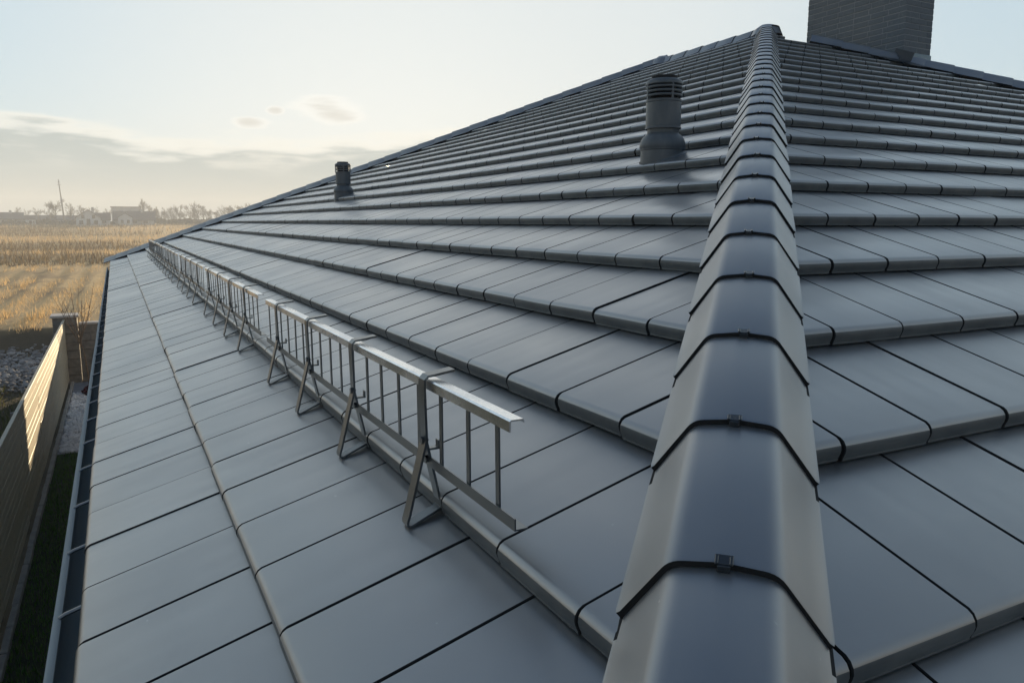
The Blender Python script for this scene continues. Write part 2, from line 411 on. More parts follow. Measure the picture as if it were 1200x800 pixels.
bases = {'A': [tile_mesh('roof_tile', M_tileA, TW-g_) for g_ in (.0034, .0056, .0092)], 'B': [tile_mesh('roof_tile', M_tileB, TW-g_) for g_ in (.0034, .0056, .0092)]}
AXES = {'A': (Vector((0, -1, 0)), Vector((CP, 0, SP)), Vector((-SP, 0, CP))), 'B': (Vector((1, 0, 0)), Vector((0, CP, SP)), Vector((0, -SP, CP)))}
Minv = cam.matrix_world.inverted()
def pix(p):
    q = Minv @ Vector(p)
    if q.z > -.05: return None
    return 600+893.87*q.x/-q.z, 400-893.87*q.y/-q.z
def area(cs):
    q = [pix(p) for p in cs]
    if any(p is None for p in q): return 0
    if all(p[0] < 0 for p in q) or all(p[0] > 1200 for p in q) or all(p[1] < 0 for p in q) or all(p[1] > 800 for p in q): return 0
    q = [(min(1250, max(-50, p[0])), min(850, max(-50, p[1]))) for p in q]
    return abs(sum(q[i][0]*q[(i+1) % 4][1]-q[(i+1) % 4][0]*q[i][1] for i in range(4)))/2
rt_ = random.Random(11)
tiles = []
for side in 'AB':
    U, V, Wn = AXES[side]
    for k in range(0, 24):
        off = ((.60, .26) if side == 'A' else (.445, .10))[k % 2]*c_
        base_v = (.063*c_/CP if k == 0 else k*SL)
        x0 = base_v*CP
        if side == 'A': lo, hi = x0, L-x0
        else: lo, hi = x0+BOFF, 2*W-x0
        n0 = int(math.floor((lo-off)/TW)); n1 = int(math.ceil((hi-off)/TW))
        for n in range(n0, n1):
            u0 = off+n*TW; uc = u0+TW/2
            if uc+TW/2 < lo or uc-TW/2 > hi: continue
            if side == 'A': o_ = Vector((0, uc, 0))
            else: o_ = Vector((uc, BOFF, 0))
            p = o_+V*base_v
            rz, rx, ry = rt_.gauss(0, .0010), rt_.gauss(0, .0018), rt_.gauss(0, .0016)
            lift_ = 0.
            if rt_.random() < .13 and k < 7: ry += rt_.choice((-1, 1))*rt_.uniform(.006, .013); lift_ = rt_.uniform(.0008, .0026)
            p = p+Wn*(rt_.uniform(0, .0013)+lift_) + V*rt_.gauss(0, .0010)
            M3 = Matrix((U, V, Wn)).transposed().to_4x4() @ Matrix.Rotation(rz, 4, 'Z') @ Matrix.Rotation(rx*.3, 4, 'X') @ Matrix.Rotation(ry, 4, 'Y')
            M3.translation = p
            cs = [M3 @ Vector(q) for q in ((-TW/2, 0, .03), (TW/2, 0, .03), (TW/2, SL, 0), (-TW/2, SL, 0))]
            near = far = False
            ext = SL*CP+.06
            if side == 'A':
                near = (uc-TW/2) < x0+ext; far = (uc+TW/2) > L-x0-ext
            else:
                near = (uc-TW/2) < x0+BOFF+ext; far = (uc+TW/2) > 2*W-x0-ext
            tiles.append((area(cs), side, M3, rt_.choice((0, 0, 1, 1, 2)), near, far, k))
def cut_mesh(side, M3, gi, near, far, k):
    """tile cut along the hip (and under the ridge)"""
    bm = bmesh.new(); bm.from_mesh(bases[side][gi]); bm.transform(M3)
    cuts = []
    if near: cuts.append(((0, 0, 0), (1, -1, 0)) if side == 'A' else ((0, 0, 0), (-1, 1, 0)))
    if far: cuts.append(((0, L, 0), (1, 1, 0)) if side == 'A' else ((2*W, 0, 0), (1, 1, 0)))
    if k >= 23: cuts.append(((W, 0, 0), (1, 0, 0)))
    for co, no in cuts:
        r = bmesh.ops.bisect_plane(bm, geom=bm.verts[:]+bm.edges[:]+bm.faces[:], plane_co=co, plane_no=no, clear_outer=True)
        ed = [e for e in bm.edges if e.is_boundary]
        if ed:
            try: bmesh.ops.edgeloop_fill(bm, edges=ed)
            except Exception: pass
    if len(bm.faces) < 4: bm.free(); return None
    bm.transform(M3.inverted())
    me = bpy.data.meshes.new('roof_tile'); bm.to_mesh(me); bm.free()
    me.materials.append(M_tileA if side == 'A' else M_tileB); me.materials.append(M_body); me.materials.append(M_nose); return me
tiles.sort(key=lambda t: -t[0])
rest = {'A': MB(), 'B': MB()}; restm = {'A': [], 'B': []}
nt_ = 0
for ar, side, M3, gi, near, far, k in tiles:
    need_cut = near or far or k >= 23
    if k >= 23 and side == 'A' : need_cut = True
    me = cut_mesh(side, M3, gi, near, far, k) if need_cut else bases[side][gi]
    if me is None: continue
    if nt_ < 300 and ar > 0:
        o = new_obj('roof_tile', me, roof); o.matrix_basis = M3; nt_ += 1
    else:
        rest[side].add([v.co for v in me.vertices], [tuple(p.vertices) for p in me.polygons], M3); restm[side] += [p.material_index for p in me.polygons]
both = MB(); both.v = rest['A'].v; both.f = rest['A'].f; nA = len(both.f)
both.add(rest['B'].v, rest['B'].f)
me = both.raw('distant_roof_tiles', M_tileA); me.materials.append(M_tileB); me.materials.append(M_body); me.materials.append(M_nose)
me.polygons.foreach_set('material_index', [q+1 if q else 0 for q in restm['A']]+[q+1 if q else 1 for q in restm['B']])
me.polygons.foreach_set('use_smooth', [True]*len(me.polygons)); me.set_sharp_from_angle(angle=R(28))
tag(new_obj('distant_roof_tiles', me, roof), 'the smaller looking tiles further up and along the roof', kind='stuff')

# hip and ridge caps
def cap_mesh(ln=.395, th=.0085):
    def prof(n_off, wsc):
        half = [(.133, .012), (.128, .016)]
        # flank up to the bend, rounded bend, flat top
        b0 = Vector((.128, .016)); b1 = Vector((.064, .112)); b2 = Vector((0, .1175))
        for f_ in (.35, .7): half.append(tuple(b0.lerp(b1, f_)))
        q0, q2 = b1.lerp(b0, .15), b1.lerp(b2, .27)
        for i in range(6):
            t = i/5; half.append(tuple((1-t)**2*q0+2*t*(1-t)*b1+t*t*q2))
        half.append((.012, .1173))
        return [(x*wsc, z+n_off) for x, z in half]+[(-x*wsc, z+n_off) for x, z in half[::-1]]
    rings = []
    for y, no, ws in ((0, .0, 1.0), (.004, .0016, 1.006), (.30, -.0072, .988), (ln, -.0118, .974)):
        rings.append([(x, y, z) for x, z in prof(no, ws)])
    m = len(rings[0]); vs = [p for r_ in rings for p in r_]; fs = []
    nr = len(rings)
    for r_ in range(nr-1):
        fs += [(r_*m+i, r_*m+i+1, (r_+1)*m+i+1, (r_+1)*m+i) for i in range(m-1)]
    inner = []
    for r_ in (0, nr-1):
        inner.append(len(vs))
        for i, (x, y, z) in enumerate(rings[r_]):
            vs.append((x*(1-th/.13*.75), y, z-th))
    a, b = inner
    fs += [(i+1, i, a+i, a+i+1) for i in range(m-1)]
    fs += [(a+i, b+i, b+i+1, a+i+1) for i in range(m-1)]
    fs += [(0, a, b, (nr-1)*m), (m-1, (nr-1)*m+m-1, b+m-1, a+m-1)]
    mb = MB(); mb.add(vs, fs); me = mb.mesh('ridge_cap', M_cap, 30); me.materials.append(M_body)
    for p in me.polygons:
        if abs(p.normal.y) > .7 or p.normal.z < -.2 or (p.center.y > .1 and max(me.vertices[i].co.z for i in p.vertices) < .013): p.material_index = 1
    return me
capm = cap_mesh()
clipb = MB()
clipb.bbox(-.011, .011, -.004, .014, .1170, .1196, .0008); clipb.bbox(-.011, -.0065, -.007, .008, .1190, .1232, .001); clipb.bbox(.0065, .011, -.007, .008, .1190, .1232, .001); clipb.bbox(-.008, .008, -.007, -.004, .1075, .1185, .001)
clipm = clipb.mesh('cap_clip', M_clip)
def run_caps(start, dirv, side, s0, n, sp=.3404, clips=False, lift=0., rng=random.Random(3)):
    h_ = Vector(dirv).normalized(); sd_ = Vector(side).normalized(); nn = sd_.cross(h_)
    for i in range(n):
        Mx = Matrix((sd_, h_, nn)).transposed().to_4x4() @ Matrix.Rotation(rng.gauss(0, .004), 4, 'Z') @ Matrix.Rotation(rng.gauss(0, .004), 4, 'Y')
        Mx.translation = Vector(start)+h_*(s0+i*sp)+nn*(lift+rng.uniform(-.001, .0015))
        o = new_obj('ridge_cap', capm, roof); o.matrix_basis = Mx
        if clips and i < 22:
            q = new_obj('cap_clip', clipm, roof)
            q.matrix_basis = Mx @ Matrix.Translation((rng.uniform(-.006, .006), 0, 0))
HD = (1, 1, TP); HLEN = W*math.sqrt(2+TP*TP)
s_first = 2.3313*c_*math.sqrt(2+TP*TP)
k0 = 5
n_hip = int((HLEN-(s_first-k0*.3404))/.3404)
run_caps((0, BOFF*.5, 0), HD, (1, -1, 0), s_first-k0*.3404, n_hip, clips=True)
run_caps((0, L, 0), (1, -1, TP), (-1, -1, 0), -.03, int(HLEN/.3404)+1)
run_caps((2*W, 0, 0), (-1, 1, TP), (1, 1, 0), 0., int(HLEN/.3404)-1)
run_caps((W, W-.05, W*TP-.035), (0, 1, 0), (1, 0, 0), -.1, int((L-2*W)/.3404)+2)
# junction cap where ridge and far hips meet, and the one at the near apex
for yy, fl in ((L-W, 1), (W, -1)):
    jb = MB(); vs = []; n_ = 10
    for r_, z_ in ((.21, -.03), (.17, .05), (.09, .105), (.0, .118)):
        for q in range(n_): vs.append((r_*math.cos(2*math.pi*q/n_), r_*math.sin(2*math.pi*q/n_), z_))
    jb.add(vs, [(r_*n_+q, r_*n_+(q+1) % n_, (r_+1)*n_+(q+1) % n_, (r_+1)*n_+q) for r_ in range(3) for q in range(n_)])
    o = new_obj('ridge_junction', jb.mesh('ridge_junction', M_cap, 40), roof); o.location = (W, yy, W*TP)

# gutter along the west eave with its strap brackets
gb = MB(); ro = .062; cx, cz = .014, -.078
pr = []
for i in range(13):
    a = math.pi+math.pi*i/12; pr.append((cx+ro*math.cos(a), cz+ro*math.sin(a)*1.15))
lip = [(cx-ro+.010, cz+.002), (cx-ro+.009, cz+.010), (cx-ro+.001, cz+.013), (cx-ro-.008, cz+.011), (cx-ro-.010, cz+.002), (cx-ro-.004, cz-.006)]
outer = lip+pr
inner = [(x+(cx-x)*.035, z+(.002 if z < cz-.01 else 0)) for x, z in pr][::-1]
loop = outer+inner; n = len(loop); ys = [-.4+i*.9 for i in range(21)]; ys[-1] = L-.42
vs = [(x+.0012*math.sin(yy*3.1), yy, z+.0015*math.sin(yy*1.7+1)) for yy in ys for x, z in loop]
gb.add(vs, [(j*n+i, j*n+(i+1) % n, (j+1)*n+(i+1) % n, (j+1)*n+i) for j in range(len(ys)-1) for i in range(n)]+[tuple(range(n)), tuple((len(ys)-1)*n+i for i in range(n))])
gutter = part('gutter', gb.mesh('gutter', M_gutter, 35))
bb = MB(); bb.tube([(-.044, 0, -.068), (-.03, 0, -.060), (.02, 0, -.045), (.06, 0, -.028)], .005, 6); gbm = bb.mesh('gutter_bracket', M_steel, 50)
y = .47
while y < L-.4:
    o = new_obj('gutter_bracket', gbm, gutter); o.location = (0, y+random.uniform(-.02, .02), 0); y += .398
fb = MB(); fb.box(.062, .085, 0, L, -.155, -.012); part('fascia_board', fb.mesh('fascia_board', M_gutter))

# ------------------------------------------------------------------ snow guards
def z_on(x): return x*TP
GX, GZ0 = .600, .248+.006
def guard_meshes(ln):
    m = {}
    a = MB()   # top rail: angle section, flat on top, flange down on the eave side
    a.add([(x, yy, z) for yy in (0, ln) for x, z in ((.047, .2725), (.0495, .2725), (.0495, .2890), (.069, .2890), (.0715, .2855), (.0732, .2865), (.0705, .2918), (.0505, .2918), (.047, .2895))],
          [(i, (i+1) % 9, 9+(i+1) % 9, 9+i) for i in range(9)]+[tuple(range(9)), tuple(range(9, 18))])
    m['top_rail'] = a.mesh('top_rail', M_galv)
    b = MB()
    b.add([(x, yy, z) for yy in (-.015, ln+.02) for x, z in ((.047, .120), (.070, .120), (.070, .1225), (.0495, .1225), (.0495, .140), (.047, .140))],
          [(i, (i+1) % 6, 6+(i+1) % 6, 6+i) for i in range(6)]+[tuple(range(6)), tuple(range(6, 12))])
    m['bottom_rail'] = b.mesh('bottom_rail', M_steel)
    c = MB(); c.box(.0505, .0535, -.0065, .0065, .124, .284); m['bar'] = c.mesh('bar', M_steel)
    d = MB()
    d.strap([(.075, .0335), (.03, .0145), (.008, .0045), (.001, .004), (-.004, .009), (-.004, .016), (.0005, .030), (.037, .168), (.040, .178)], -.0145, .0145, -.005)
    m['foot'] = d.mesh('foot_strap', M_steel, 30)
    e = MB()
    e.strap([(.072, .030), (.0635, .075), (.0435, .17), (.0415, .279), (.0425, .2910), (.048, .2965), (.060, .2975), (.102, .3035)], -.0145, .0145, .0048)
    m['post'] = e.mesh('post_strap', M_steel, 30)
    f = MB(); f.lathe([(0, 0), (.0075, 0), (.0075, .005), (0, .005)], 6)
    m['bolt'] = f.mesh('bolt', M_steel)
    h = MB(); h.box(.045, .072, -.002, .012, .150, .154); h.box(.069, .072, -.002, .012, .150, .168); m['hook'] = h.mesh('rail_hook', M_steel)
    return m
GM = guard_meshes(2.11)
ordw = ['the nearest, its free end beside the hip', 'second', 'third', 'fourth', 'fifth', 'sixth']
y0 = 1.112; yb0 = 1.464
rg = random.Random(5)
for si in range(6):
    ys_ = y0+si*2.29
    lab = 'galvanised snow guard section, ' + (ordw[0] if si == 0 else ordw[si]+' along from the near hip' + (', last at the far hip' if si == 5 else ''))
    t_ = thing('snow_guard', (GX, ys_, GZ0), lab, 'snow guard', 'snow guard sections in a row above the eave')
    lean = rg.gauss(0, .006)
    t_.rotation_euler = (rg.gauss(0, .0015), lean, rg.gauss(0, .0012))
    for nm in ('top_rail', 'bottom_rail'): new_obj(nm, GM[nm], t_)
    for i in range(18):
        o = new_obj('bar', GM['bar'], t_); o.location = (0, .058+i*.1175+rg.gauss(0, .003), 0); o.rotation_euler = (rg.gauss(0, .012), 0, 0)
    for b_ in range(4):
        br = bpy.data.objects.new('bracket', None)
        br = new_obj('bracket', GM['post'], t_); br.location = (0, .352+b_*.4995, 0)
        new_obj('foot_strap', GM['foot'], br)
        o = new_obj('bolt', GM['bolt'], br); o.location = (.0385, 0, .172); o.rotation_euler = (0, -math.pi/2, 0)
        o = new_obj('bolt', GM['bolt'], br); o.location = (.046, 0, .133); o.rotation_euler = (0, -math.pi/2, 0)
        o = new_obj('rail_hook', GM['hook'], br); o.location = (0, .0, 0)
        o = new_obj('bolt', GM['bolt'], br); o.location = (.083, 0, .3015); o.scale = (.7, .7, .6)

# ------------------------------------------------------------------ vent pipes
def vent(loc, label):
    t_ = thing('vent_pipe', loc, label, 'vent pipe', 'roof vent pipes')
    a = MB(); a.lathe([(.112, -.09), (.112, .060), (.116, .064), (.116, .072), (.1185, .076)] + [(.118*math.cos(R(q)), .085+.105*math.sin(R(q))) for q in range(5, 50, 6)] + [(.081, .178), (.081, .195), (.0, .195)], 44)
    base = new_obj('base', a.mesh('base', M_vent, 40), t_)
    sk = MB()   # moulded skirt of the base plate, following the slope
    vs = []; n_ = 40; prof = [(.112, .018), (.114, .010), (.118, .004), (.124, -.002)]
    for q in range(n_):
        an = 2*math.pi*q/n_; ex = 1.0+.05*max(0, math.cos(an))
        for r_, h_ in prof:
            X, Y = r_*math.cos(an)*ex, r_*math.sin(an); vs.append((X-SP*h_, Y, X*TP+CP*h_+.014))
    sk.add(vs, [(q*4+i, ((q+1) % n_)*4+i, ((q+1) % n_)*4+i+1, q*4+i+1) for q in range(n_) for i in range(3)])
    new_obj('base_plate', sk.mesh('base_plate', M_vent, 60), base)
    b = MB(); b.lathe([(.088, .186), (.093, .186), (.093, .192), (.0895, .196), (.0895, .338), (.093, .342), (.093, .352), (.086, .356), (.0, .356)], 44)
    new_obj('pipe', b.mesh('pipe', M_vent, 40), t_)
    c = MB(); c.lathe([(.066, .35), (.066, .49)], 24); core = new_obj('vent_core', c.mesh('vent_core', M_ventdark, 60), t_)
    for i in range(3):
        z = .372+i*.0235
        d = MB(); d.lathe([(.072, z), (.091, z-.001), (.0935, z+.003), (.0935, z+.0085), (.089, z+.0125), (.072, z+.0135)], 44, True)
        new_obj('louvre_ring', d.mesh('louvre_ring', M_vent, 50), t_)
    e = MB(); e.lathe([(.0, .436), (.088, .436), (.0945, .441), (.0945, .452), (.089, .463), (.074, .472), (.045, .478), (.0, .4795)], 44)
    new_obj('cap', e.mesh('cap', M_vent, 50), t_)
    for q in range(4):
        an = R(-100+90*q); f = MB(); f.box(-.005, .005, -.004, .004, .352, .44)
        o = new_obj('rib', f.mesh('rib', M_vent), t_); o.location = (.090*math.cos(an), .090*math.sin(an), 0); o.rotation_euler = (0, 0, an+math.pi/2)
    t_.scale = (1.04, 1.04, .90)
    return t_
vent((2.800, 3.508, 2.800*TP+.012), 'larger looking dark grey louvred vent pipe on the roof close to the near hip')
vent((2.765, 9.900, 2.765*TP+.012), 'small looking dark grey vent pipe further along the roof by the far hip')

# ------------------------------------------------------------------ chimney
CX0, CY0, CW, CL = 27.2*c_, 20.25*c_, .53, 1.56
cz0 = CY0*TP-.25; CZ1 = 5.1
chim = thing('chimney', (CX0+CW/2, CY0+CL/2, cz0), 'dark grey brick chimney rising through the right hip of the roof', 'chimney')
lx, ly = -CW/2, -CL/2
cb = MB(); cb.box(lx+.004, -lx-.004, ly+.004, -ly-.004, 0, CZ1-cz0-.02); new_obj('core', cb.mesh('core', M_mortar), chim)
BH, BL, JW = .060, .235, .010; cnt = 0; restb = MB(); rb = random.Random(21)
bmesh_cache = {}
for r_ in range(int((CZ1-cz0)/(BH+JW))):
    z = r_*(BH+JW); odd = r_ % 2
    # west and east faces (long), south and north faces (short)
    runs = []
    for face, ln in (('w', CL), ('e', CL), ('s', CW), ('n', CW)):
        inset = .105
        a0 = 0 if (odd == (face in 'we')) else inset
        a1 = ln if (odd == (face in 'we')) else ln-inset
        tot = a1-a0; nb = max(1, round(tot/(BL+JW))); bl = (tot+JW)/nb-JW
        for i in range(nb): runs.append((face, a0+i*(bl+JW), bl))
    for face, a, bl in runs:
        d = rb.uniform(-.0015, .0025)
        if face == 'w': bx = (lx-d, lx+.10, ly+a, ly+a+bl)
        elif face == 'e': bx = (-lx-.10, -lx+d, ly+a, ly+a+bl)
        elif face == 's': bx = (lx+a, lx+a+bl, ly-d, ly+.10)
        else: bx = (lx+a, lx+a+bl, -ly-.10, -ly+d)
        if face in 'ws' and z+cz0 < 4.35 and cnt < 290:
            if z+cz0+BH < min(bx[2], bx[3])*0+ (CY0)*TP-.12: continue
            m_ = MB(); m_.bbox(bx[0], bx[1], bx[2], bx[3], z, z+BH, .004); new_obj('brick', m_.mesh('brick', M_brick), chim); cnt += 1
        else: restb.bbox(bx[0], bx[1], bx[2], bx[3], z, z+BH, .004)
tag(new_obj('upper_and_rear_bricks', restb.mesh('upper_and_rear_bricks', M_brick), chim), kind='stuff')
def onroofB(x, y, h): return (x-chim.location.x, y-chim.location.y-SP*h, y*TP-chim.location.z+CP*h)
fl = MB()       # lead soaker laid over the tiles along the west face, upstand against the brick
NY = 10
x1, x2 = CX0-.30, CX0-.002
vs = []
ytop = 2*W-CX0-.02
for i in range(NY+1):
    y_ = CY0-.10+(ytop-CY0+.10)*i/NY
    for x_, h_ in ((x1+.03*math.sin(i*2.1), .046), (x1+.15, .05+.004*math.sin(i*1.3)), (x2-.02, .055), (x2-.006, .075), (x2-.004, .17)): vs.append(onroofB(x_, y_, h_))
fl.add(vs, [(i*5+j, i*5+j+1, (i+1)*5+j+1, (i+1)*5+j) for i in range(NY) for j in range(4)])
new_obj('side_flashing', fl.mesh('side_flashing', M_lead, 40), chim)
fa = MB(); vs = []
for i in range(7):
    x_ = CX0-.16+(CW+.36)*i/6
    for y_, h_ in ((CY0-.24-.02*math.sin(i*1.9), .046), (CY0-.10, .052), (CY0-.014, .058)): vs.append(onroofB(x_, y_, h_))
fa.add(vs, [(i*3+j, i*3+j+1, (i+1)*3+j+1, (i+1)*3+j) for i in range(6) for j in range(2)])
new_obj('front_apron', fa.mesh('front_apron', M_lead, 40), chim)
fp = MB(); zz = CY0*TP-chim.location.z
fp.add([(lx-.004, ly-.012, zz+.02), (-lx+.004, ly-.012, zz+.02), (-lx+.004, ly-.012, zz+.155), (lx-.004, ly-.012, zz+.155), (lx-.004, ly-.002, zz+.02), (-lx+.004, ly-.002, zz+.02), (-lx+.004, ly-.002, zz+.165), (lx-.004, ly-.002, zz+.165)],
       [(0, 1, 2, 3), (3, 2, 6, 7), (0, 3, 7, 4), (1, 5, 6, 2), (4, 7, 6, 5), (0, 4, 5, 1)])
new_obj('tin_plate', fp.mesh('tin_plate', M_bluetin), chim)

# ------------------------------------------------------------------ garden strip beside the house
FX, FY0, FY1, FTOP = -1.085, -1.4, 21.0, -1.47
rs = random.Random(31)
def strip(name, x0, x1, y0, y1, z, mat, label):
    m_ = MB(); m_.add([(x0, y0, z), (x1, y0, z), (x1, y1, z), (x0, y1, z)], [(0, 1, 2, 3)]); return tag(new_obj(name, m_.raw(name, mat)), label, 'ground', kind='structure')
M_lawnsoil = plainm('lawn_soil', (.02, .03, .008), (.04, .05, .015), 6, .95)
M_bed = plainm('gravel_bed', (.34, .35, .37), (.5, .51, .53), 25, .95)
M_mat = plainm('weed_cloth', (.17, .20, .25), (.27, .31, .37), 5, .8)
strip('lawn_strip', FX+.10, .8, FY0, 14.5, GZ+.008, M_lawnsoil, 'strip of soil under the lawn beside the house')
strip('gravel_bed', FX+.10, .8, 14.5, 19.55, GZ+.010, M_bed, 'bed under the white gravel between fence and house')
strip('paved_corner', FX+.10, 2.4, 19.55, 21.0, GZ+.014, M_mat, 'blue grey bare patch in front of the block wall')
def blades(n, place, h, wd, mat, name, lean=.35, tip=.0):
    v = []; f = []
    for i in range(n):
        r_ = place(i)
        if r_ is None: continue
        x, y, z, sc = r_
        a = rs.uniform(0, 6.283); hh = h*sc*rs.uniform(.55, 1.25); ww = wd*sc*rs.uniform(.7, 1.3)/2
        la = rs.uniform(0, 6.283); ll = hh*rs.uniform(0, lean)
        cx_, sx_ = math.cos(a)*ww, math.sin(a)*ww; k = len(v)
        v += [(x-cx_, y-sx_, z-.02), (x+cx_, y+sx_, z-.02), (x+math.cos(la)*ll, y+math.sin(la)*ll, z+hh)]; f.append((k, k+1, k+2))
    me = bpy.data.meshes.new(name); me.from_pydata(v, [], f); me.materials.append(mat); return new_obj(name, me)
tag(blades(30000, lambda i: (rs.uniform(FX+.12, .7), rs.uniform(1.5, 14.45), GZ+.01, 1), .055, .012, M_lawn, 'lawn'), 'short dark green lawn strip in the shade between fence and house', 'grass', kind='stuff')
def stones(n, place, r, mat, name):
    ico = [(0, 0, 1), (.89, 0, .45), (.28, .85, .45), (-.72, .53, .45), (-.72, -.53, .45), (.28, -.85, .45), (.72, .53, -.45), (-.28, .85, -.45), (-.89, 0, -.45), (-.28, -.85, -.45), (.72, -.53, -.45), (0, 0, -1)]
    fi = [(0,1,2),(0,2,3),(0,3,4),(0,4,5),(0,5,1),(1,6,2),(2,7,3),(3,8,4),(4,9,5),(5,10,1),(6,7,2),(7,8,3),(8,9,4),(9,10,5),(10,6,1),(11,7,6),(11,8,7),(11,9,8),(11,10,9),(11,6,10)]
    v = []; f = []
    for i in range(n):
        x, y, z = place(i); k = len(v); s_ = r*rs.uniform(.5, 1.5)*(2.0 if rs.random() < .04 else 1); sx, sy, sz = s_*rs.uniform(.7, 1.3), s_*rs.uniform(.7, 1.3), s_*rs.uniform(.4, .8); an = rs.uniform(0, 6.28); ca, sa = math.cos(an), math.sin(an)
        for p in ico:
            q = rs.uniform(.78, 1.18); X, Y, Z = p[0]*sx*q, p[1]*sy*q, p[2]*sz*q; v.append((x+X*ca-Y*sa, y+X*sa+Y*ca, z+Z))
        f += [tuple(a+k for a in t) for t in fi]
    me = bpy.data.meshes.new(name); me.from_pydata(v, [], f); me.materials.append(mat); return new_obj(name, me)
tag(stones(6500, lambda i: (rs.uniform(FX+.14, .3), rs.uniform(14.52, 19.6), GZ+.02+rs.uniform(0, .02)), .026, M_gravel, 'gravel'), 'white gravel strip at the foot of the fence behind the lawn', 'gravel', kind='stuff')
def rub(i):
    while True:
        x, y = rs.uniform(-13, -1.4), rs.uniform(20.2, 27.2)
        if abs((y-23.3)/3.2)+.12*math.sin(x*2) < rs.random()*1.3+.1: return x, y, gz(x, y)+.02+rs.random()*.05
tag(stones(9000, rub, .050, M_rubble, 'rubble'), 'band of grey rubble on the soil outside the fence', 'rubble', kind='stuff')

# edging stones under the fence
ed = thing('garden_edging', (FX+.085, 10, GZ), 'row of pale concrete edging stones along the foot of the fence', 'edging')
eb = MB(); eb.bbox(-.03, .03, -.245, .245, -.02, .085, .008); em = eb.mesh('edging_stone', M_kerb)
y = FY0+.3
while y < FY1-.35:
    o = new_obj('edging_stone', em, ed); o.location = (rs.gauss(0, .003), y-10, rs.gauss(0, .004)); o.rotation_euler = (0, 0, rs.gauss(0, .006)); y += .503
# fence: horizontal slats between posts
fn = thing('fence', (FX, (FY0+FY1)/2, GZ), 'long slatted fence between the garden strip and the field', 'fence')
NP = 9; PLN = (FY1-FY0)/NP; fy = lambda y: y-(FY0+FY1)/2
NS = 14; SHT = (FTOP-GZ-.10)/NS
slm = MB(); slm.bbox(-.010, .010, -(PLN-.008)/2, (PLN-.008)/2, .0, SHT-.004, .003); slm = slm.mesh('slat', M_fence)
pm = MB(); pm.bbox(-.03, .03, -.03, .03, -.05, FTOP-GZ+.0, .004); pm = pm.mesh('post', M_post)
tr = MB(); tr.bbox(-.022, .022, -(PLN-.002)/2, (PLN-.002)/2, 0, .022, .004); tr = tr.mesh('top_strip', M_fence)
for i in range(NP):
    yc = fy(FY0+PLN*(i+.5))
    for j in range(NS):
        o = new_obj('slat', slm, fn); o.location = (rs.gauss(0, .002), yc, .095+j*SHT); o.rotation_euler = (0, 0, rs.gauss(0, .0012))
    o = new_obj('top_strip', tr, fn); o.location = (0, yc, FTOP-GZ+.002)
for i in range(NP+1):
    o = new_obj('post', pm, fn); o.location = (-.045, fy(FY0+PLN*i) + (.03 if i == 0 else -.0), 0)
# block wall with pillar at the far end
wl = thing('block_wall', (0, 21.2, GZ), 'dark concrete block wall with pale coping across the end of the garden strip', 'wall')
bm_ = {}
def blk(x0, x1, y0, y1, z0, z1):
    key = tuple(round(q, 3) for q in (x1-x0, y1-y0, z1-z0))
    if key not in bm_:
        m_ = MB(); m_.bbox(-key[0]/2, key[0]/2, -key[1]/2, key[1]/2, -key[2]/2, key[2]/2, .006); bm_[key] = m_.mesh('block', M_block)
    o = new_obj('block', bm_[key], wl); o.location = ((x0+x1)/2, (y0+y1)/2+rs.gauss(0, .003), (z0+z1)/2); return o
HB = .2; NBR = 7
cw = MB(); cw.box(-.80, 3.98, -.06, .06, 0, NBR*HB-.008); new_obj('mortar', cw.mesh('mortar', M_mortar), wl)
for r_ in range(NBR):
    x = -.80-(.25 if r_ % 2 else 0)
    while x < 3.9:
        a, b = max(x, -.80), min(x+.49, 4.0)
        if b-a > .1: blk(a, b, -.095, .095, r_*HB+.004, r_*HB+HB-.006)
        x += .50
for i in range(5):
    m_ = MB(); m_.bbox(-.48, .48, -.14, .14, 0, .05, .01); o = new_obj('coping', m_.mesh('coping', M_coping), wl); o.location = (-.30+i*.966, 0, NBR*HB)
for r_ in range(NBR+1):
    blk(-1.32, -.815, -.24, .24, r_*HB+.004, r_*HB+HB-.006)
m_ = MB(); m_.bbox(-.30, .30, -.29, .29, 0, .055, .01); o = new_obj('pillar_cap', m_.mesh('pillar_cap', M_coping), wl); o.location = (-1.065, 0, (NBR+1)*HB)
# bare young tree in the corner
bt = thing('young_tree', (-.62, 20.1, GZ), 'thin leafless young tree in front of the block wall', 'tree')
tb = MB(); tb.tube([(0, 0, -.05), (-.02, .0, .35), (-.05, .02, .75), (-.11, .02, 1.12)], [.022, .019, .016, .014], 7); new_obj('trunk', tb.mesh('trunk', M_bark, 60), bt)
brr = random.Random(9)
for i in range(11):
    a = brr.uniform(0, 6.28); up_ = brr.uniform(.7, 1.35); sp_ = brr.uniform(.1, .42)
    if i < 3: a = math.pi+brr.uniform(-.5, .5); sp_ = .3+.1*i; up_ = 1.1
    pts = [(-.11, .02, 1.0+.015*i)]
    for q in (.35, .7, 1): pts.append((-.11+math.cos(a)*sp_*q**.8+brr.gauss(0, .02), .02+math.sin(a)*sp_*q**.8+brr.gauss(0, .02), 1.05+.01*i+up_*q))
    m_ = MB(); m_.tube(pts, [.010, .0075, .005, .002], 5)
    for q in range(3):
        b0 = Vector(pts[1]).lerp(Vector(pts[3]), brr.random()*.8); d_ = Vector((brr.gauss(0, .12), brr.gauss(0, .12), brr.uniform(.15, .4)))
        m_.tube([b0, b0+d_*.5+Vector((.01, 0, 0)), b0+d_], [.004, .003, .0012], 4)
    new_obj('branch', m_.mesh('branch', M_bark, 60), bt)
